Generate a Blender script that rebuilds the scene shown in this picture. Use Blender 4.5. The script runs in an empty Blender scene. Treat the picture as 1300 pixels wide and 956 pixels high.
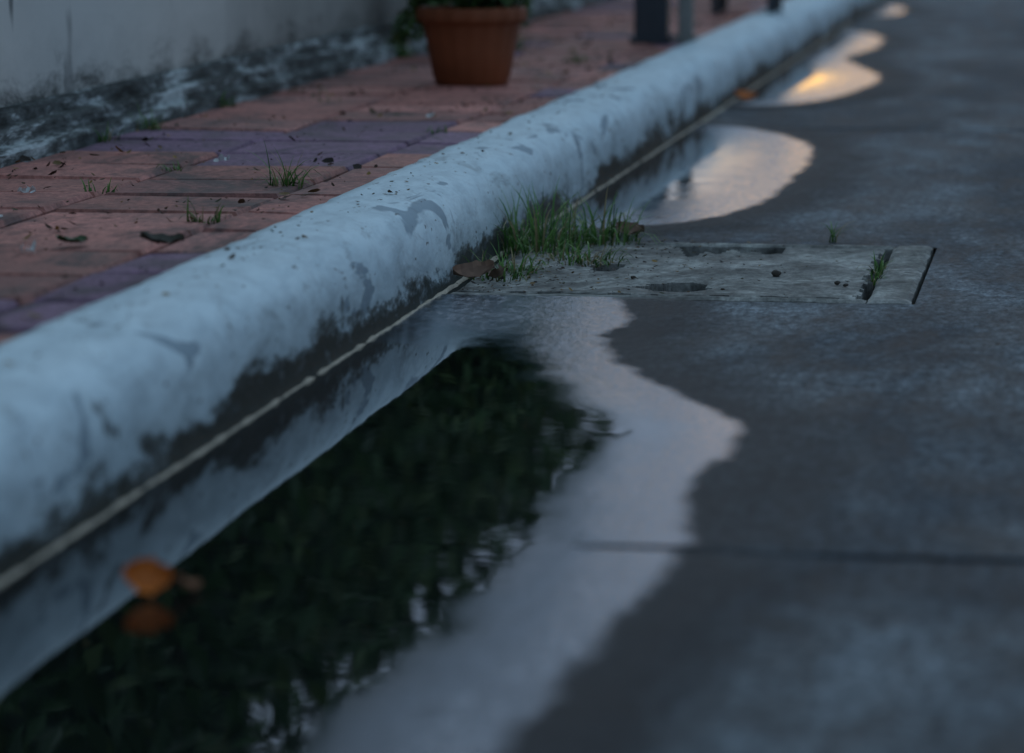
import bpy, bmesh, math, random
from mathutils import Vector, noise, Euler
random.seed(7)
S=bpy.context.scene
S.view_settings.view_transform='Standard'; S.view_settings.look='None'; S.view_settings.exposure=0

# ---------- helpers ----------
def link(o):
    S.collection.objects.link(o); return o
def mesh_obj(name, verts, faces, mat=None, smooth=False, parent=None):
    me=bpy.data.meshes.new(name); me.from_pydata(verts,[],faces); me.update()
    if smooth:
        for p in me.polygons: p.use_smooth=True
    o=bpy.data.objects.new(name,me); link(o)
    if mat: me.materials.append(mat)
    if parent: o.parent=parent
    return o
def bm_obj(name,bm,mat=None,smooth=False,parent=None):
    me=bpy.data.meshes.new(name); bm.to_mesh(me); bm.free()
    if smooth:
        for p in me.polygons: p.use_smooth=True
    o=bpy.data.objects.new(name,me); link(o)
    if mat: me.materials.append(mat)
    if parent: o.parent=parent
    return o
def box(bm,x0,x1,y0,y1,z0,z1,bev=0):
    r=bmesh.ops.create_cube(bm,size=1)
    for v in r['verts']:
        v.co=Vector(((x0+x1)/2+v.co.x*(x1-x0),(y0+y1)/2+v.co.y*(y1-y0),(z0+z1)/2+v.co.z*(z1-z0)))
    if bev:
        es=list({e for v in r['verts'] for e in v.link_edges})
        bmesh.ops.bevel(bm,geom=es,offset=bev,segments=2,affect='EDGES')
def face_colors(o,cols):
    a=o.data.color_attributes.new('Col','FLOAT_COLOR','CORNER')
    for p,c in zip(o.data.polygons,cols):
        for li in p.loop_indices: a.data[li].color=(c[0],c[1],c[2],1)

class M:
    def __init__(s,name):
        s.m=bpy.data.materials.new(name); s.m.use_nodes=True
        s.nt=s.m.node_tree; s.n=s.nt.nodes; s.l=s.nt.links
        s.b=s.n['Principled BSDF']; s.out=s.n['Material Output']
        s.co=s.n.new('ShaderNodeTexCoord').outputs['Object']
    def noise(s,scale,detail=3,rough=.6,dist=0,vec=None,stretch=None):
        t=s.n.new('ShaderNodeTexNoise'); t.inputs['Scale'].default_value=scale
        t.inputs['Detail'].default_value=detail; t.inputs['Roughness'].default_value=rough
        t.inputs['Distortion'].default_value=dist
        v=vec or s.co
        if stretch:
            mp=s.n.new('ShaderNodeMapping'); mp.inputs['Scale'].default_value=stretch
            s.l.new(v,mp.inputs['Vector']); v=mp.outputs[0]
        s.l.new(v,t.inputs['Vector']); return t.outputs['Fac']
    def ramp(s,fac,pts):
        r=s.n.new('ShaderNodeValToRGB'); e=r.color_ramp.elements
        def c(v): return (v,v,v,1) if not isinstance(v,(tuple,list)) else (*v,1)
        e[0].position=pts[0][0]; e[0].color=c(pts[0][1]); e[1].position=pts[-1][0]; e[1].color=c(pts[-1][1])
        for p,v in pts[1:-1]:
            k=e.new(p); k.color=c(v)
        s.l.new(fac,r.inputs['Fac']); return r.outputs['Color']
    def mix(s,fac,a,b,mode='MIX'):
        x=s.n.new('ShaderNodeMix'); x.data_type='RGBA'; x.blend_type=mode
        for sock,v in ((x.inputs[0],fac),(x.inputs[6],a),(x.inputs[7],b)):
            if isinstance(v,(int,float)):
                sock.default_value=v if sock==x.inputs[0] else (v,v,v,1)
            elif isinstance(v,tuple): sock.default_value=(*v,1)
            else: s.l.new(v,sock)
        return x.outputs[2]
    def math(s,op,a,b=0.0,clamp=False):
        x=s.n.new('ShaderNodeMath'); x.operation=op; x.use_clamp=clamp
        for i,v in enumerate((a,b)):
            if isinstance(v,(int,float)): x.inputs[i].default_value=v
            else: s.l.new(v,x.inputs[i])
        return x.outputs[0]
    def sep(s,i):
        x=s.n.new('ShaderNodeSeparateXYZ'); s.l.new(s.co,x.inputs[0]); return x.outputs[i]
    def attr(s,name,col=False):
        x=s.n.new('ShaderNodeAttribute'); x.attribute_name=name
        return x.outputs['Color'] if col else x.outputs['Fac']
    def bump(s,h,st,dist=.01,prev=None):
        b=s.n.new('ShaderNodeBump'); b.inputs['Strength'].default_value=st if isinstance(st,(int,float)) else 1
        if not isinstance(st,(int,float)): s.l.new(st,b.inputs['Strength'])
        b.inputs['Distance'].default_value=dist; s.l.new(h,b.inputs['Height'])
        if prev: s.l.new(prev,b.inputs['Normal'])
        s.l.new(b.outputs[0],s.b.inputs['Normal']); return b.outputs[0]
    def set(s,k,v):
        i=s.b.inputs[k]
        if isinstance(v,(int,float)): i.default_value=v
        elif isinstance(v,tuple): i.default_value=(*v,1)
        else: s.l.new(v,i)

# ---------- materials ----------
def concrete(name,lo,hi,rough=.8,spec=.25,sy=.35,fc=1.0):
    m=M(name); sv=(1,sy,1)
    big=m.noise(2.0,4,.65,.8,stretch=sv); mid=m.noise(9,5,.75,.4,stretch=sv); fine=m.noise(75,4,.8,stretch=sv)
    c=m.ramp(big,[(.40,lo),(.60,hi)])
    c=m.mix(.95,c,m.ramp(mid,[(.36,.42),(.5,.95),(.64,1.7)]),'MULTIPLY')
    c=m.mix(fc,c,m.ramp(fine,[(.32,.30),(.5,1.0),(.68,2.0)]),'MULTIPLY')
    c=m.mix(m.ramp(m.noise(34,2,.5,stretch=sv),[(.66,0.),(.71,.6)]),c,tuple(v*.3 for v in lo))
    m.set('Base Color',c)
    m.set('Roughness',m.ramp(mid,[(.3,rough-.14),(.7,rough+.1)]))
    m.set('Specular IOR Level',spec)
    m.bump(fine,.6*fc,.005)
    return m.m
mat_road=concrete('road_concrete',(.038,.047,.055),(.110,.125,.134),.78,.13)
mat_cover=concrete('cover_concrete',(.20,.20,.182),(.29,.285,.262),.88,.1,.6,.5)
mat_frame=concrete('frame_concrete',(.21,.21,.19),(.30,.295,.27),.88,.1,.6,.5)

def kerbmat():
    m=M('kerb_paint')
    z=m.sep(2); sv=(1,.38,1)
    n1=m.noise(6,4,.65,.8,stretch=sv); n2=m.noise(26,4,.7,.5,stretch=sv); n4=m.noise(110,3,.6,stretch=sv)
    base=m.mix(n1,(.52,.66,.71),(.76,.87,.89))
    base=m.mix(m.ramp(n2,[(.32,.65),(.6,0.)]),base,(.38,.48,.52))
    patch=m.ramp(m.noise(7.5,4,.55,.8,stretch=sv),[(.62,0.),(.64,1.)])
    base=m.mix(m.math('MULTIPLY',patch,.75),base,(.18,.25,.30))
    base=m.mix(m.ramp(m.noise(75,2,.5,stretch=sv),[(.69,0.),(.72,.75)]),base,(.09,.09,.08))
    base=m.mix(m.ramp(m.noise(14,5,.75,.5,stretch=sv),[(.56,0.),(.70,.6)]),base,(.20,.24,.25))
    nm=m.noise(8,5,.72,.4,stretch=(1,.3,1)); nf=m.noise(60,4,.75,stretch=sv)
    hgt=m.math('ADD',z,m.math('ADD',m.math('MULTIPLY',m.math('SUBTRACT',nm,.5),-.19),m.math('MULTIPLY',m.math('SUBTRACT',nf,.5),-.07)))
    mold=m.ramp(hgt,[(.024,1.),(.038,.85),(.050,.38),(.120,0.)])
    moldc=m.mix(nf,(.005,.008,.006),(.034,.044,.034))
    base=m.mix(mold,base,moldc)
    st=m.ramp(m.noise(14,3,.6,.2,stretch=(1,.6,.7)),[(.65,0.),(.69,.9)])
    st=m.math('MULTIPLY',st,m.ramp(z,[(.10,1.),(.125,0.)]))
    base=m.mix(st,base,(.025,.032,.03))
    m.set('Base Color',base); m.set('Roughness',m.mix(n2,.6,.85)); m.set('Specular IOR Level',.2)
    b=m.bump(n4,.35,.002); m.bump(n2,.18,.003,b)
    return m.m
mat_kerb=kerbmat()

def pavermat():
    m=M('clay_paver'); col=m.attr('Col',True); sv=(1,.5,1)
    n1=m.noise(9,5,.7,.5,stretch=sv); n2=m.noise(90,4,.75,stretch=sv)
    c=m.mix(.9,col,m.ramp(n1,[(.3,.6),(.7,1.4)]),'MULTIPLY')
    c=m.mix(.8,c,m.ramp(n2,[(.3,.5),(.7,1.5)]),'MULTIPLY')
    c=m.mix(m.ramp(m.noise(4.5,5,.75,1,stretch=sv),[(.49,0.),(.64,.78)]),c,(.055,.05,.048))
    m.set('Base Color',c); m.set('Roughness',m.ramp(n1,[(.3,.6),(.7,.85)])); m.set('Specular IOR Level',.2)
    m.bump(n2,.5,.004)
    return m.m
mat_paver=pavermat()

def wallmat():
    m=M('stained_plaster'); z=m.sep(2)
    n1=m.noise(3,5,.65,.5,stretch=(1,.4,1)); n2=m.noise(40,4,.7,stretch=(1,.4,1))
    c=m.mix(n1,(.52,.515,.47),(.68,.67,.61))
    h=m.math('ADD',z,m.math('MULTIPLY',m.math('SUBTRACT',m.noise(14,6,.78,.3,stretch=(1,.3,.8)),.5),-.28))
    c=m.mix(m.ramp(h,[(.215,.92),(.240,.55),(.28,.12),(.36,0.)]),c,m.mix(n2,(.02,.022,.02),(.12,.125,.11)))
    st=m.ramp(m.noise(9,4,.6,.3,stretch=(1,.22,.12)),[(.57,0.),(.60,.8)])
    c=m.mix(m.math('MULTIPLY',st,m.ramp(m.math('DIVIDE',m.sep(1),10.),[(.66,1.),(.74,.15)])),c,(.11,.115,.11))
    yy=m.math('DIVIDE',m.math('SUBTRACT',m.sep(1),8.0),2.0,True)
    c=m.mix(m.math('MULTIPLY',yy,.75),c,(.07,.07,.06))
    m.set('Base Color',c); m.set('Roughness',.85); m.set('Specular IOR Level',.2)
    m.bump(n2,.2,.003)
    return m.m
mat_wall=wallmat()
def plinthmat():
    m=M('plinth_plaster')
    n=m.noise(16,5,.75,.3,stretch=(1,.16,1)); n2=m.noise(60,4,.7,stretch=(1,.35,1))
    c=m.ramp(n,[(.38,(.022,.025,.022)),(.50,(.10,.11,.105)),(.60,(.42,.46,.45))])
    c=m.mix(.7,c,m.ramp(n2,[(.3,.45),(.7,1.5)]),'MULTIPLY')
    m.set('Base Color',c); m.set('Roughness',.85); m.set('Specular IOR Level',.2); m.bump(n2,.25,.003)
    return m.m
mat_plinth=plinthmat()

def simple(name,c,rough=.7,var=.4,scale=20,metal=0,bump=.2):
    m=M(name); n=m.noise(scale,4,.65)
    m.set('Base Color',m.mix(n,tuple(v*(1-var) for v in c),tuple(v*(1+var) for v in c)))
    m.set('Roughness',rough); m.set('Metallic',metal); m.set('Specular IOR Level',.3); m.bump(n,bump,.004)
    return m.m
def colattr(name,rough=.6,trans=0):
    m=M(name); c=m.attr('Col',True)
    m.set('Base Color',c); m.set('Roughness',rough); m.set('Specular IOR Level',.3)
    if trans:
        t=m.n.new('ShaderNodeBsdfTranslucent'); m.l.new(c,t.inputs[0])
        x=m.n.new('ShaderNodeMixShader'); x.inputs[0].default_value=trans
        m.l.new(m.b.outputs[0],x.inputs[1]); m.l.new(t.outputs[0],x.inputs[2]); m.l.new(x.outputs[0],m.out.inputs[0])
    return m.m
mat_grass=colattr('grass_blade',.5,.35)
mat_leaf=colattr('leaf',.55,0)
mat_litter=colattr('dry_litter',.75,0)
mat_sand=simple('joint_sand',(.018,.018,.016),.9,.4,60)
mat_pit=simple('drain_pit',(.008,.008,.008),.9)
mat_terra=simple('terracotta',(.21,.060,.022),.65,.4,9)
mat_soil=simple('potting_soil',(.03,.02,.013),.95)
mat_darksteel=simple('dark_steel',(.045,.052,.06),.5,.3,30)
mat_greysteel=simple('grey_steel',(.24,.24,.22),.55,.3,20)
mat_mortar=simple('mortar_line',(.48,.41,.31),.85,.6,40,0,.5)
mat_ground=simple('verge_soil',(.05,.055,.03),.95,.5,2)

def watermat():
    m=M('puddle_water')
    d0=m.attr('sdf'); film=m.attr('film')
    n=m.math('MULTIPLY',m.math('SUBTRACT',m.noise(9,3,.55,.3),.5),.05)
    grain=m.noise(75,4,.8,stretch=(1,.4,1))
    n2=m.math('MULTIPLY',m.math('SUBTRACT',grain,.5),.03)
    d=m.math('ADD',d0,m.math('ADD',n,n2))
    f=m.math('ADD',film,m.math('MULTIPLY',n,2.2))
    deep=m.ramp(f,[(.05,0.),(.14,1.)])
    jd=m.math('ABSOLUTE',m.math('SUBTRACT',m.sep(1),3.6))
    jn=m.math('MULTIPLY',m.ramp(jd,[(.005,1.),(.012,0.)]),m.ramp(deep,[(.2,1.),(.8,0.)]))
    d=m.math('SUBTRACT',d,m.math('MULTIPLY',jn,.45))
    wet=m.mix(1.0,(.045,.064,.086),m.ramp(grain,[(.32,.2),(.68,2.4)]),'MULTIPLY')
    m.set('Base Color',m.mix(deep,wet,(.004,.006,.006)))
    m.set('IOR',1.36); m.set('Specular IOR Level',.5)
    m.set('Roughness',m.mix(deep,m.ramp(grain,[(.35,.06),(.65,.24)]),.02))
    st=m.ramp(deep,[(0,.30),(1,0.)])
    b=m.bump(grain,st,.0035); rip=m.noise(9,2,.5)
    m.bump(rip,.03,.004,b)
    tr=m.n.new('ShaderNodeBsdfTransparent')
    damp=m.n.new('ShaderNodeBsdfPrincipled'); damp.inputs['Base Color'].default_value=(.013,.018,.022,1); damp.inputs['Roughness'].default_value=.7; damp.inputs['Specular IOR Level'].default_value=.25
    x1=m.n.new('ShaderNodeMixShader'); m.l.new(m.math('MULTIPLY',m.ramp(m.math('ADD',d,.19),[(.02,0.),(.15,1.)]),.62),x1.inputs[0])
    m.l.new(tr.outputs[0],x1.inputs[1]); m.l.new(damp.outputs[0],x1.inputs[2])
    x2=m.n.new('ShaderNodeMixShader'); m.l.new(m.ramp(m.math('ADD',d,.1),[(.092,0.),(.112,1.)]),x2.inputs[0])
    m.l.new(x1.outputs[0],x2.inputs[1]); m.l.new(m.b.outputs[0],x2.inputs[2]); m.l.new(x2.outputs[0],m.out.inputs[0])
    return m.m
mat_water=watermat()

# ---------- ground and road ----------
mesh_obj('ground',[(-600,-300,-.42),(600,-300,-.42),(600,1500,-.42),(-600,1500,-.42)],[(0,1,2,3)],mat_ground)
KX=-.967
def road():
    V=[];F=[]
    def q(x0,x1,y0,y1,z=0):
        i=len(V); V.extend([(x0,y0,z),(x1,y0,z),(x1,y1,z),(x0,y1,z)]); F.append((i,i+1,i+2,i+3))
    g=.014
    ys=[-8.4,-2.4,3.6,9.6,15.6]+[15.6+6*i for i in range(1,35)]
    for a,b in zip(ys[:-1],ys[1:]):
        a+=g;b-=g
        if abs(a-3.614)<.01:
            q(-.245,5,a,b); q(-1.0,-.245,a,5.735); q(-1.0,-.245,6.605,b)
        else: q(-1.0,5,a,b)
        for yy in (a,b):
            i=len(V); V.extend([(-1,yy,0),(5,yy,0),(5,yy,-.03),(-1,yy,-.03)]); F.append((i,i+1,i+2,i+3))
    return mesh_obj('concrete_road',V,F,mat_road)
r=road()
mesh_obj('joint_filler',[(-1,-8,-.012),(5,-8,-.012),(5,5.6,-.012),(-1,5.6,-.012),(-1,6.7,-.012),(5,6.7,-.012),(5,230,-.012),(-1,230,-.012)],[(0,1,2,3),(4,5,6,7)],mat_pit,parent=r)

# ---------- kerb ----------
def kerb(name,sx=1,off=0):
    prof=[(-.955,-.012),(-.9665,.004),(-.968,.025),(-.969,.045),(-.971,.067),(-.974,.090),(-.979,.108),(-.987,.123),(-.998,.135),(-1.013,.1435),(-1.033,.149),(-1.056,.152),(-1.080,.1535),(-1.102,.1535),(-1.118,.1535),(-1.121,.144)]
    ys=[];y=-4
    while y<60:
        ys.append(y); y+= .018 if 2<y<12 else (.05 if y<20 else .5)
    V=[];F=[];n=len(prof)
    for y in ys:
        for j,(x,z) in enumerate(prof):
            w=min(1,j/8)
            d=noise.noise(Vector((x*2.6,y*1.5,z*5)))*.006+noise.noise(Vector((x*7,y*3.5,z*9)))*.0018
            dx=d*(.3+.7*w); dz=d*.6*w
            if j>=n-4: dx+=(noise.noise(Vector((3,y*3.5,1)))*.012+noise.noise(Vector((9,y*14,1)))*.007)*(j-n+5)/4
            V.append((sx*(x+dx)+off,y,z+dz))
    for i in range(len(ys)-1):
        for j in range(n-1):
            a=i*n+j; f=(a,a+1,a+n+1,a+n)
            F.append(f if sx<0 else f[::-1])
    return mesh_obj(name,V,F,mat_kerb,True)
kerb('kerb'); kerb('kerb.001',-1,4.0)

def seam():
    V=[];F=[];y=-1;k=0
    while y<16:
        j=noise.noise(Vector((y*4,0,0)))*.003+noise.noise(Vector((y*30,5,0)))*.002
        w=.0015+noise.noise(Vector((y*12,2,0)))*.003
        h=.0050+noise.noise(Vector((y*20,7,0)))*.004
        x=KX+.004+j
        V+= [(x-max(w,0)-.004,y,h),(x,y,h+.001),(x+max(w,.0003),y,.0)]
        if k: a=3*(k-1); F+=[(a,a+3,a+4,a+1),(a+1,a+4,a+5,a+2)]
        k+=1; y+=.012
    mesh_obj('mortar_seam',V,F,mat_mortar,True)
seam()

# ---------- pavement ----------
def pavement():
    V=[];F=[];C=[]
    T=.29; g=.0055
    xs=[-1.80,-1.80+T,-1.80+2*T,-1.106]
    y=-2.0-.05
    while y<40:
        for c in range(3):
            x0,x1=xs[c]+g,xs[c+1]-g; y0,y1=y+g*1.5,y+T-g*1.5
            z=.1475+random.uniform(-.002,.0015); tx=random.uniform(-.0015,.0015); ty=random.uniform(-.0015,.0015)
            i=len(V); b=.005
            V+=[(x0,y0,.13),(x1,y0,.13),(x1,y1,.13),(x0,y1,.13),
                (x0,y0,z-.006),(x1,y0,z-.006),(x1,y1,z-.006),(x0,y1,z-.006),
                (x0+b,y0+b,z-tx-ty),(x1-b,y0+b,z+tx-ty),(x1-b,y1-b,z+tx+ty),(x0+b,y1-b,z-tx+ty)]
            yc=y+T/2
            p=.7 if yc<4.75 else (.12 if yc<6.55 else (.95 if yc<7.2 else .15))
            if random.random()<p: col=(.21,.125,.18)
            else: col=random.choice([(.44,.18,.145),(.40,.17,.135),(.49,.21,.17),(.35,.155,.13)])
            k=random.uniform(.75,1.15); col=tuple(v*k for v in col)
            fs=[(i+8,i+9,i+10,i+11)]
            for a in range(4):
                bb=(a+1)%4
                fs+=[(i+a,i+bb,i+4+bb,i+4+a),(i+4+a,i+4+bb,i+8+bb,i+8+a)]
            F+=fs; C+=[col]*len(fs)
        y+=T
    o=mesh_obj('paver_pavement',V,F,mat_paver); face_colors(o,C)
    mesh_obj('sand_bed',[(-1.9,-3,.1380),(-1.105,-3,.1380),(-1.105,40,.1380),(-1.9,40,.1380)],[(0,1,2,3)],mat_sand,parent=o)
pavement()

# ---------- boundary wall ----------
def wall():
    root=bpy.data.objects.new('boundary_wall',None); link(root)
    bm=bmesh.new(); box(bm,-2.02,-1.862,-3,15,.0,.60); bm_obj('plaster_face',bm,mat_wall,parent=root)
    prof=[(-1.795,.13),(-1.797,.166),(-1.803,.173),(-1.822,.175),(-1.824,.196),(-1.829,.203),(-1.845,.206),(-1.848,.226),(-1.853,.232),(-1.864,.234)]
    V=[];F=[];n=len(prof);ys=[-3+.03*i for i in range(601)]
    for y in ys:
        for j,(x,z) in enumerate(prof):
            d=noise.noise(Vector((x*10,y*1.2,z*10)))*.002+noise.noise(Vector((x*20,y*5,z*20)))*.0008
            V.append((x+d,y,z+d*.7))
    for i in range(len(ys)-1):
        for j in range(n-1):
            a=i*n+j; F.append((a,a+1,a+n+1,a+n))
    mesh_obj('plinth',V,F,mat_plinth,False,root)
    bm=bmesh.new(); box(bm,-2.045,-1.84,-3.02,15.02,.601,.645,.006); bm_obj('coping',bm,mat_plinth,parent=root)
wall()

# ---------- hedge ----------
def leafmass(name,n,fn,size,cols,mat,parent=None):
    V=[];F=[];C=[]
    for _ in range(n):
        p=fn()
        if p is None: continue
        s=random.uniform(*size)
        u=Vector((random.gauss(0,1),random.gauss(0,1),random.gauss(0,1))).normalized()
        w=u.orthogonal().normalized(); 
        i=len(V); k=random.uniform(.35,.5)
        mid=p+Vector((0,0,-.12*s))
        V+=[tuple(p-u*s),tuple(mid+w*s*k),tuple(p+u*s),tuple(mid-w*s*k)]
        F.append((i,i+1,i+2,i+3)); c=random.choice(cols); q=random.uniform(.6,1.3); C.append(tuple(v*q for v in c))
    o=mesh_obj(name,V,F,mat,False,parent); face_colors(o,C); return o
GREENS=[(.04,.085,.02),(.05,.10,.025),(.035,.07,.02),(.08,.12,.03)]
def htop(x,y):
    return 1.88+.020*y+noise.noise(Vector((x*.8,y*.9,0)))*.26+noise.noise(Vector((x*3,y*3.2,4)))*.16
def hbot(y): return .0 if y<13.2 else (y-13.2)*.42
def hedgept():
    while True:
        y=random.uniform(-2,18.3); x=random.uniform(-3.0,-2.08); z=random.uniform(.3,2.5)
        if hbot(y)+noise.noise(Vector((y*3,z,9)))*.2<z<htop(x,y): return Vector((x,y,z))
hroot=bpy.data.objects.new('hedge',None); link(hroot)
leafmass('foliage',27000,hedgept,(.035,.065),GREENS,mat_leaf,hroot)
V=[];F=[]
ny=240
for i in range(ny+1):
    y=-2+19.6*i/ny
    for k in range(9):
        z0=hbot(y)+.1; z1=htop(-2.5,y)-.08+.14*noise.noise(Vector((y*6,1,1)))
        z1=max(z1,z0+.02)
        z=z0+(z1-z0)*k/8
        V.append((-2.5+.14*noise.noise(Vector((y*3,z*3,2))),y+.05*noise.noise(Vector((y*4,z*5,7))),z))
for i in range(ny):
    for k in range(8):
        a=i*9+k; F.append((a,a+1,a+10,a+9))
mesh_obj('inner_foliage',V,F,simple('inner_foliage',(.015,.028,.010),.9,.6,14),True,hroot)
bm=bmesh.new()
for i in range(30):
    y=-1.8+i*.5; x=-2.6+random.uniform(-.1,.1)
    r=bmesh.ops.create_cone(bm,segments=7,radius1=.025,radius2=.008,depth=2.0,cap_ends=True)
    for v in r['verts']:
        v.co=Vector((v.co.x+x+.1*math.sin(v.co.z*2+i),v.co.y+y,v.co.z+.75-.2))
bm_obj('stems',bm,simple('bark',(.05,.035,.025),.9),True,hroot)

# ---------- distant trees ----------
def distant():
    root=bpy.data.objects.new('distant_trees',None); link(root)
    cl=[(random.uniform(-60,60),random.uniform(100,118),random.uniform(1.5,2.3),random.uniform(1.6,3)) for _ in range(60)]
    def f():
        cx,cy,cz,r=random.choice(cl)
        v=Vector((random.gauss(0,1),random.gauss(0,1),random.gauss(0,1))).normalized()*r*random.random()**.4
        p=Vector((cx+v.x,cy+v.y,cz+v.z*.7))
        return p if -.4<p.z<4 else None
    leafmass('crowns',9000,f,(.25,.45),GREENS,mat_leaf,root)
    bm=bmesh.new()
    for cx,cy,cz,r in cl:
        q=bmesh.ops.create_cone(bm,segments=7,radius1=.2,radius2=.08,depth=cz+.5,cap_ends=True)
        for v in q['verts']: v.co+=Vector((cx,cy,(cz-.4)/2))
    bm_obj('trunks',bm,simple('bark2',(.05,.035,.025),.9),True,root)
distant()

# ---------- drain cover ----------
def drain():
    root=bpy.data.objects.new('drain_cover',None); link(root)
    bm=bmesh.new()
    X0,X1,Y0,Y1=-.955,-.326,5.782,6.552; st=.006
    holes=[(-.622,5.915,.056,.066),(-.762,6.185,.026,.055)]
    nx=int((X1-X0)/st); ny=int((Y1-Y0)/st); g={}
    def z(x,y):
        e=min(x-X0,X1-x,y-Y0,Y1-y)
        zz=.003+noise.noise(Vector((x*6,y*6,0)))*.003+noise.noise(Vector((x*40,y*40,3)))*.0010
        if e<.012: zz-=(.012-e)*.35
        for hx,hy,a,b in holes:
            d=math.hypot((x-hx)/a,(y-hy)/b)
            if d<1.5: zz-=.004*max(0,1.5-d)
        return zz
    for i in range(nx+1):
        for j in range(ny+1):
            x=X0+i*st;y=Y0+j*st; g[i,j]=bm.verts.new((x,y,z(x,y)))
    for i in range(nx):
        for j in range(ny):
            x=X0+(i+.5)*st;y=Y0+(j+.5)*st
            n=noise.noise(Vector((x*25,y*25,7)))*.35
            if any(math.hypot((x-hx)/a,(y-hy)/b)+n<1 for hx,hy,a,b in holes): continue
            if -.69<x<-.50 and y>6.44+noise.noise(Vector((x*30,2,2)))*.10: continue
            if min(X1-x,Y1-y,y-Y0)<.009+.014*noise.noise(Vector((x*28,y*28,1))): continue
            bm.faces.new((g[i,j],g[i+1,j],g[i+1,j+1],g[i,j+1]))
    for v in [v for v in bm.verts if not v.link_faces]: bm.verts.remove(v)
    be=[e for e in bm.edges if e.is_boundary]
    r=bmesh.ops.extrude_edge_only(bm,edges=be)
    for v in r['geom']:
        if isinstance(v,bmesh.types.BMVert): v.co.z-=.05
    bm_obj('slab',bm,mat_cover,False,root)
    def rim(name,x0,x1,y0,y1,seed):
        bm=bmesh.new(); s=.008
        a=max(2,int((x1-x0)/s)); b=max(2,int((y1-y0)/s)); gg={}
        for i in range(a+1):
            for j in range(b+1):
                x=x0+(x1-x0)*i/a;y=y0+(y1-y0)*j/b
                e=min(x-x0,x1-x,y-y0,y1-y)
                zz=.004+noise.noise(Vector((x*30,y*30,seed)))*.0015-max(0,.008-e)*.5
                dx=noise.noise(Vector((x*8,y*14,seed)))*.003
                gg[i,j]=bm.verts.new((x+dx,y+dx,zz))
        for i in range(a):
            for j in range(b): bm.faces.new((gg[i,j],gg[i+1,j],gg[i+1,j+1],gg[i,j+1]))
        be=[e for e in bm.edges if e.is_boundary]
        r=bmesh.ops.extrude_edge_only(bm,edges=be)
        for v in r['geom']:
            if isinstance(v,bmesh.types.BMVert): v.co.z-=.05
        bm_obj(name,bm,mat_frame,False,root)
    rim('frame_side',-.317,-.252,5.742,6.600,1)
    rim('frame_front',-.955,-.319,5.742,5.772,2)
    rim('frame_back',-.955,-.319,6.566,6.600,3)
    bm=bmesh.new(); box(bm,-1.0,-.246,5.736,6.604,-.38,-.36); box(bm,-1.02,-1.0,5.7,6.65,-.38,-.02)
    box(bm,-1.0,-.246,5.72,5.735,-.36,-.02);box(bm,-1.0,-.246,6.605,6.62,-.36,-.02);box(bm,-.245,-.23,5.72,6.62,-.36,-.02)
    bm_obj('pit',bm,mat_pit,parent=root)
drain()

# ---------- puddles ----------
def cr(pts,n=8):
    out=[];N=len(pts)
    for i in range(N-1):
        p0=pts[max(0,i-1)];p1=pts[i];p2=pts[i+1];p3=pts[min(N-1,i+2)]
        for k in range(n):
            t=k/n
            out.append(tuple(.5*((2*p1[a])+(-p0[a]+p2[a])*t+(2*p0[a]-5*p1[a]+4*p2[a]-p3[a])*t*t+(-p0[a]+3*p1[a]-3*p2[a]+p3[a])*t**3) for a in (0,1)))
    out.append(pts[-1]); return out
def sdist(p,a,b):
    ax,ay=a;bx,by=b;px,py=p;dx=bx-ax;dy=by-ay
    L=dx*dx+dy*dy; t=0 if L==0 else max(0,min(1,((px-ax)*dx+(py-ay)*dy)/L))
    return math.hypot(px-ax-t*dx,py-ay-t*dy)
def puddle(name,edge,step,ymax_hard=None,film_s=1.0,endfilm=0):
    e=cr(edge); poly=[(-1.4,e[0][1])]+e+[(-1.4,e[-1][1])]
    def inside(x,y):
        c=False;n=len(poly);j=n-1
        for i in range(n):
            xi,yi=poly[i];xj,yj=poly[j]
            if (yi>y)!=(yj>y) and x<(xj-xi)*(y-yi)/(yj-yi)+xi: c=not c
            j=i
        return c
    x0=-.966;x1=max(p[0] for p in e)+.2;y0=min(p[1] for p in e)-.2;y1=max(p[1] for p in e)+.2
    if ymax_hard: y1=ymax_hard
    nx=int((x1-x0)/step);ny=int((y1-y0)/(step*1.3)); V=[];F=[];D=[];FI=[]
    for j in range(ny+1):
        for i in range(nx+1):
            x=x0+(x1-x0)*i/nx;y=y0+(y1-y0)*j/ny
            d=min(sdist((x,y),e[k],e[k+1]) for k in range(len(e)-1))
            s=d if inside(x,y) else -d
            V.append((x,y,.004)); D.append(s)
            fs=s*film_s
            if endfilm: fs=min(fs,max(0,(endfilm-y))*.26)
            FI.append(fs)
    for j in range(ny):
        for i in range(nx):
            a=j*(nx+1)+i; F.append((a,a+1,a+nx+2,a+nx+1))
    o=mesh_obj(name,V,F,mat_water,True)
    for nm,arr in (('sdf',D),('film',FI)):
        at=o.data.attributes.new(nm,'FLOAT','POINT'); at.data.foreach_set('value',arr)
    return o
e1=[(-.97,1.2),(-.6,1.6),(-.45,2.3),(-.415,2.747),(-.4015,2.998),(-.39,3.217),(-.376,3.461),(-.37,3.651),(-.397,3.831),(-.394,4.09),(-.384,4.418),(-.476,4.638),(-.578,4.924),(-.648,5.191),(-.641,5.461),(-.676,5.64),(-.70,5.80)]
puddle('puddle',e1,.018,5.734,.9,5.62)
e2=[(-.97,6.70),(-.848,6.85),(-.705,6.995),(-.622,7.373),(-.60,7.88),(-.605,8.643),(-.669,9.137),(-.824,9.53),(-.97,9.65)]
puddle('puddle.001',e2,.025,None,.6)
e3=[(-.97,10.45),(-.815,10.5),(-.69,10.9),(-.62,11.82),(-.73,12.6),(-.80,13.1),(-.74,14.1),(-.80,14.9),(-.97,15.4)]
puddle('puddle.002',e3,.03,None,.7)
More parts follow.
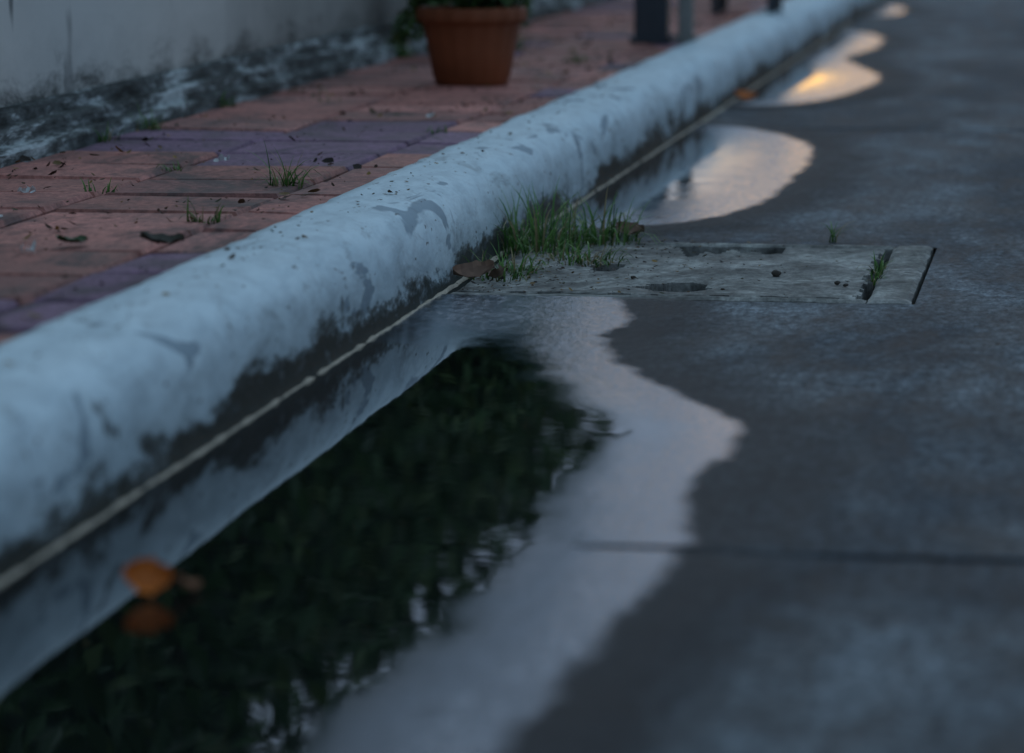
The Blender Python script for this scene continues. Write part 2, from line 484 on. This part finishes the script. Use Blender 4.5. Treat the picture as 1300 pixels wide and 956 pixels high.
e4=[(-.97,16.7),(-.85,16.9),(-.80,17.4),(-.86,18.0),(-.97,18.3)]
puddle('puddle.003',e4,.04,None,1)

# ---------- grass tufts ----------
def tuft(loc,n,h,spread,lean=.6,dead=.2,yl=1.0):
    V=[];F=[];C=[]
    for _ in range(n):
        a=random.uniform(0,2*math.pi); r=spread*random.random()**.7
        bx=loc[0]+r*math.cos(a);by=loc[1]+r*math.sin(a)*yl;bz=loc[2]
        L=h*random.uniform(.3,1.25); az=a+random.gauss(0,.9); ln=lean*random.uniform(.2,1.9)
        d=Vector((math.cos(az),math.sin(az),0)); side=Vector((-math.sin(az),math.cos(az),0))
        w=random.uniform(.0010,.0021); i=len(V); K=5
        for k in range(K+1):
            t=k/K; ang=ln*(t*1.3)
            p=Vector((bx,by,bz))+d*L*(math.sin(min(ang,1.5))*t*.9)+Vector((0,0,L*t*max(.1,math.cos(min(ang*.75,1.5)))))
            ww=w*(1-t**1.6)+.0001
            V+=[tuple(p-side*ww),tuple(p+side*ww)]
        dd=random.random()<dead
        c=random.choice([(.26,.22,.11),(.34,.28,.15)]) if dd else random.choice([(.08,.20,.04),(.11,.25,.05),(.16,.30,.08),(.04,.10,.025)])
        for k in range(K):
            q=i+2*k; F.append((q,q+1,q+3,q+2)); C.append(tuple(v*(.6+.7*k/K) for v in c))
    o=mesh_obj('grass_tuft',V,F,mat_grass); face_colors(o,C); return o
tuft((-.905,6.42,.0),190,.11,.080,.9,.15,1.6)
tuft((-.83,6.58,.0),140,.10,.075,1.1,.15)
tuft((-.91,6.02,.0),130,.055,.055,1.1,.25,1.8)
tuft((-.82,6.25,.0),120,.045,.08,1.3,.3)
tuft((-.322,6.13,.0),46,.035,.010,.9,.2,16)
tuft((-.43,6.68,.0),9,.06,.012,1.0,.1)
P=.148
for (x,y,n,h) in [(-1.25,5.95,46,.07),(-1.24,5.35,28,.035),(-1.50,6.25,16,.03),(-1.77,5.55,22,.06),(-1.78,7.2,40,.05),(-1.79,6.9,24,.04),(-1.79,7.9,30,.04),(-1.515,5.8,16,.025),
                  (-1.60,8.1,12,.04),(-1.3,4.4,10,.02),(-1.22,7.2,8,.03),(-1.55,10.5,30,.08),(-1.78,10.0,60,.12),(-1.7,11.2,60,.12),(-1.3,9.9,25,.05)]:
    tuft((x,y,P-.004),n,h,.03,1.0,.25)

# ---------- litter ----------
def flake(V,F,C,p,s,col,lift=.2):
    a=random.uniform(0,6.28); n=6; i=len(V)
    asp=random.uniform(.4,.9); tx=random.gauss(0,lift);ty=random.gauss(0,lift)
    V.append((p[0],p[1],p[2]+s*.15+.001))
    for k in range(n):
        t=a+k*6.283/n; rr=s*random.uniform(.7,1.1)
        dx=rr*math.cos(t-a)*1.0; dy=rr*math.sin(t-a)*asp
        X=dx*math.cos(a)-dy*math.sin(a);Y=dx*math.sin(a)+dy*math.cos(a)
        V.append((p[0]+X,p[1]+Y,p[2]+.002+max(0,tx*X+ty*Y+s*lift*.4)))
    for k in range(n):
        F.append((i,i+1+k,i+1+(k+1)%n)); C.append(col)
def scatter():
    V=[];F=[];C=[]
    B=[(.05,.03,.018),(.09,.055,.03),(.03,.022,.016),(.16,.10,.04),(.26,.16,.05),(.06,.06,.03)]
    for _ in range(2700):
        y=random.uniform(3,14); x=random.uniform(-1.79,-1.13)
        if noise.noise(Vector((x*3,y*1.6,0)))+random.uniform(-.3,.3)<.02: continue
        flake(V,F,C,(x,y,P+.001),random.choice([.002,.002,.003,.003,.004,.005,.007,.012]),random.choice(B),.5)
    for _ in range(110):
        y=random.uniform(3.2,9); x=random.uniform(-1.11,-1.03)
        flake(V,F,C,(x,y,.152),random.choice([.002,.003,.004,.006]),random.choice(B),.3)
    for _ in range(480):
        y=random.uniform(5.75,6.62); x=-.96+abs(random.gauss(0,.18))
        if x>-.26: continue
        flake(V,F,C,(x,y,.005),random.choice([.002,.003,.004,.006]),random.choice(B),.3)
    for _ in range(80):
        flake(V,F,C,(random.uniform(-.4,1.2),random.uniform(4.5,12),.0005),random.choice([.003,.004,.005]),random.choice(B),.3)
    o=mesh_obj('leaf_litter',V,F,mat_litter); face_colors(o,C)
    V=[];F=[];C=[]
    for (x,y) in [(-1.62,5.75),(-1.55,5.32),(-1.36,4.85),(-1.45,6.4),(-1.3,7.6),(-1.60,5.72)]:
        for k in range(5): flake(V,F,C,(x+random.gauss(0,.008),y+random.gauss(0,.012),P+.002),.006,(.6,.6,.58),.9)
    o=mesh_obj('fallen_petals',V,F,mat_litter); face_colors(o,C)
scatter()

def leaf(name,loc,L,W,yaw,pitch,roll,curl,col):
    V=[];F=[];C=[];n=10;m=6
    R=Euler((pitch,roll,yaw)).to_matrix()
    for i in range(n+1):
        t=i/n; w=W*math.sin(math.pi*min(1,t*.93+.04))**.8*(1+.12*math.sin(t*23))
        for j in range(m+1):
            u=j/m*2-1
            p=Vector(((t-.5)*L,u*w/2,curl*(u*u)*W*.5+curl*.5*L*(t-.5)**2*2+.0015*math.sin(t*17+u*5)))
            p=R@p; V.append((p.x+loc[0],p.y+loc[1],p.z+loc[2]))
    for i in range(n):
        for j in range(m):
            a=i*(m+1)+j; F.append((a,a+1,a+m+2,a+m+1)); k=.75+.5*random.random()*(1 if j not in(2,3) else .6)
            C.append(tuple(v*k for v in col))
    o=mesh_obj(name,V,F,mat_leaf,True); face_colors(o,C)
leaf('fallen_leaf',(-.93,5.85,.022),.065,.042,.2,.5,-.15,.5,(.20,.115,.075))
leaf('fallen_leaf',(-.90,5.90,.014),.045,.03,1.9,-.4,.2,.6,(.13,.08,.05))
leaf('fallen_leaf',(-.775,6.60,.02),.055,.035,-.3,.5,.1,.5,(.20,.12,.08))
leaf('fallen_leaf',(-.82,3.29,.017),.044,.036,.3,.95,.1,.6,(.55,.15,.02))
leaf('fallen_leaf',(-.79,3.31,.009),.030,.018,.9,.4,.4,.6,(.26,.12,.06))
leaf('fallen_leaf',(-.92,10.5,.02),.06,.04,.3,.6,.1,.6,(.55,.18,.05))
leaf('fallen_leaf',(-1.33,4.95,P+.006),.06,.03,1.1,.1,.1,.3,(.05,.08,.03))
leaf('fallen_leaf',(-1.20,4.92,P+.010),.06,.035,.5,.2,.1,.4,(.05,.045,.03))

bm=bmesh.new()
for (x,y,s) in [(-.48,6.08,.008),(-.36,5.93,.004),(-.375,5.96,.005),(-.70,6.0,.004)]:
    r=bmesh.ops.create_icosphere(bm,subdivisions=2,radius=s)
    for v in r['verts']:
        v.co*=1+.5*noise.noise(v.co*200+Vector((x*50,0,0))); v.co.z*=.7; v.co+=Vector((x,y,.005+s*.3))
bm_obj('pebbles',bm,simple('pebble',(.07,.06,.05),.9),True)

# ---------- flower pot ----------
def pot():
    root=bpy.data.objects.new('flower_pot',None); link(root)
    cx,cy,z0=-1.405,8.80,.149
    prof=[(.0,0),(.080,0),(.085,.004),(.087,.016),(.090,.02),(.101,.08),(.112,.135),(.115,.143),(.125,.146),(.1275,.153),(.1275,.173),(.125,.179),(.117,.179),(.114,.171),(.111,.158),(0,.158)]
    n=72;V=[];F=[];m=len(prof)
    for i in range(n):
        a=2*math.pi*i/n
        for j,(r,z) in enumerate(prof):
            rr=r*(1+(.012*math.cos(a*18) if 4<=j<=7 else 0)+(.02*math.cos(a*18) if 8<=j<=11 else 0))
            V.append((cx+rr*math.cos(a),cy+rr*math.sin(a),z0+z))
    for i in range(n):
        for j in range(m-1):
            a=i*m+j;b=((i+1)%n)*m+j; F.append((a,b,b+1,a+1))
    o=mesh_obj('pot_body',V,F,mat_terra,True,root); o.data.materials.append(mat_soil)
    for k,p in enumerate(o.data.polygons):
        if k%(m-1)==m-2: p.material_index=1
    bm=bmesh.new()
    for k in range(9):
        a=k*.7; r=bmesh.ops.create_cone(bm,segments=6,radius1=.005,radius2=.002,depth=.34,cap_ends=True)
        for v in r['verts']:
            t=v.co.z+.17; v.co=Vector((v.co.x+cx+math.cos(a)*(.02+.25*t*t/.34),v.co.y+cy+math.sin(a)*(.02+.25*t*t/.34),z0+.158+t))
    bm_obj('stems',bm,simple('stem',(.06,.07,.03),.8),True,root)
    def f():
        v=Vector((random.gauss(0,1),random.gauss(0,1),random.gauss(0,1))).normalized()*random.random()**.5
        return Vector((cx+v.x*.19,cy+v.y*.19,z0+.35+v.z*.17))
    leafmass('leaves',2200,f,(.015,.035),GREENS,mat_leaf,root)
    def f2():
        t=random.random(); return Vector((cx-.10-.07*t+random.gauss(0,.012),cy-.02+random.gauss(0,.02),z0+.24-.14*t+random.gauss(0,.01)))
    leafmass('trailing_leaves',130,f2,(.008,.02),GREENS,mat_leaf,root)
pot()
def shrub(cx,cy,r,h,n):
    root=bpy.data.objects.new('weed_shrub',None); link(root)
    def f():
        v=Vector((random.gauss(0,1),random.gauss(0,1),random.gauss(0,1))).normalized()*random.random()**.5
        return Vector((cx+v.x*r,cy+v.y*r*1.5,.15+h*.55+v.z*h*.5))
    leafmass('leaves',n,f,(.012,.03),GREENS,mat_leaf,root)
    bm=bmesh.new()
    for k in range(7):
        a=k*.9; q=bmesh.ops.create_cone(bm,segments=5,radius1=.004,radius2=.002,depth=h,cap_ends=True)
        for v in q['verts']:
            t=v.co.z+h/2; v.co=Vector((v.co.x+cx+math.cos(a)*r*t*1.2,v.co.y+cy+math.sin(a)*r*t*1.2,.145+t))
    bm_obj('stems',bm,simple('stem2',(.06,.07,.03),.8),True,root)
shrub(-1.71,10.1,.07,.35,500)
shrub(-1.66,10.9,.09,.20,450)

# ---------- posts ----------
def post(x0,x1,y0,y1,h,mat,base):
    root=bpy.data.objects.new('steel_post',None); link(root)
    bm=bmesh.new(); box(bm,x0,x1,y0,y1,.150,h,.006); bm_obj('shaft',bm,mat,parent=root)
    bm=bmesh.new(); box(bm,x0-base,x1+base,y0-base,y1+base,.149,.160,.002)
    for sx in (x0-base*.5,x1+base*.5):
        for sy in (y0-base*.5,y1+base*.5): box(bm,sx-.005,sx+.005,sy-.005,sy+.005,.1605,.170)
    bm_obj('base_plate',bm,mat,parent=root)
    bm=bmesh.new(); box(bm,x0-.004,x1+.004,y0-.004,y1+.004,h+.0005,h+.012,.003); bm_obj('cap',bm,mat,parent=root)
post(-1.272,-1.178,10.9,11.0,.62,mat_darksteel,.012)
post(-1.152,-1.110,10.95,10.99,.58,mat_greysteel,.006)

def stool():
    root=bpy.data.objects.new('plant_stand',None); link(root)
    bm=bmesh.new()
    for x in (-1.25,-1.06):
        for y in (13.1,13.4): box(bm,x-.014,x+.014,y-.014,y+.014,.150,.25,.002)
    bm_obj('legs',bm,mat_darksteel,parent=root)
    bm=bmesh.new(); box(bm,-1.28,-1.03,13.07,13.43,.251,.27,.004); bm_obj('top',bm,mat_darksteel,parent=root)
stool()

# ---------- world, sun, camera ----------
w=bpy.data.worlds.new('World'); S.world=w; w.use_nodes=True
nt=w.node_tree; L=nt.links; N=nt.nodes; bg=N['Background']
EL=math.radians(32); AZ=math.radians(-8)
sky=N.new('ShaderNodeTexSky'); sky.sky_type='NISHITA'; sky.sun_disc=False
sky.sun_elevation=EL; sky.sun_rotation=AZ; sky.ozone_density=3
sc=N.new('ShaderNodeVectorMath'); sc.operation='SCALE'; sc.inputs['Scale'].default_value=.008
L.new(sky.outputs[0],sc.inputs[0])
tc=N.new('ShaderNodeTexCoord'); sp=N.new('ShaderNodeSeparateXYZ'); L.new(tc.outputs['Generated'],sp.inputs[0])
def skyramp(pts):
    rp=N.new('ShaderNodeValToRGB'); L.new(sp.outputs[2],rp.inputs[0]); e=rp.color_ramp.elements
    e[0].position=0; e[0].color=(*pts[0][1],1); e[1].position=1; e[1].color=(*pts[-1][1],1)
    for p,c in pts[1:-1]:
        k=e.new(p); k.color=(*c,1)
    return rp.outputs[0]
top=[(.105,(.36,.47,.64)),(.16,(.28,.40,.60)),(.30,(.23,.35,.51)),(1,(.30,.45,.61))]
glow=skyramp([(0,(2.6,1.35,.36)),(.054,(2.5,1.35,.40)),(.070,(1.0,.78,.58)),(.085,(.50,.56,.68))]+top)   # sunset glow down the street
cool=skyramp([(0,(.20,.29,.42)),(.05,(.24,.34,.50))]+top)
az=N.new('ShaderNodeMapRange'); az.inputs[1].default_value=.93; az.inputs[2].default_value=.99; az.interpolation_type='SMOOTHSTEP'
L.new(sp.outputs[1],az.inputs[0])
mx=N.new('ShaderNodeMix'); mx.data_type='RGBA'; L.new(az.outputs[0],mx.inputs[0]); L.new(cool,mx.inputs[6]); L.new(glow,mx.inputs[7])
ad=N.new('ShaderNodeVectorMath'); ad.operation='ADD'; L.new(mx.outputs[2],ad.inputs[0]); L.new(sc.outputs[0],ad.inputs[1])
L.new(ad.outputs[0],bg.inputs[0]); bg.inputs[1].default_value=.90
sd=bpy.data.lights.new('sun','SUN'); sd.energy=.2; sd.angle=math.radians(25); sd.color=(.85,.93,1)
so=bpy.data.objects.new('sun',sd); link(so)
d=Vector((math.sin(AZ)*math.cos(EL),math.cos(AZ)*math.cos(EL),math.sin(EL)))
so.rotation_euler=(-d).to_track_quat('-Z','Y').to_euler()

cd=bpy.data.cameras.new('camera'); cam=bpy.data.objects.new('camera',cd); link(cam)
cam.location=(0,0,.65); cam.rotation_euler=(math.radians(90-7.57),0,math.radians(8.47))
cd.lens=135; cd.sensor_width=36; cd.clip_end=3000; cd.clip_start=.05
cd.dof.use_dof=True; cd.dof.focus_distance=6.0; cd.dof.aperture_fstop=4.2
S.camera=cam
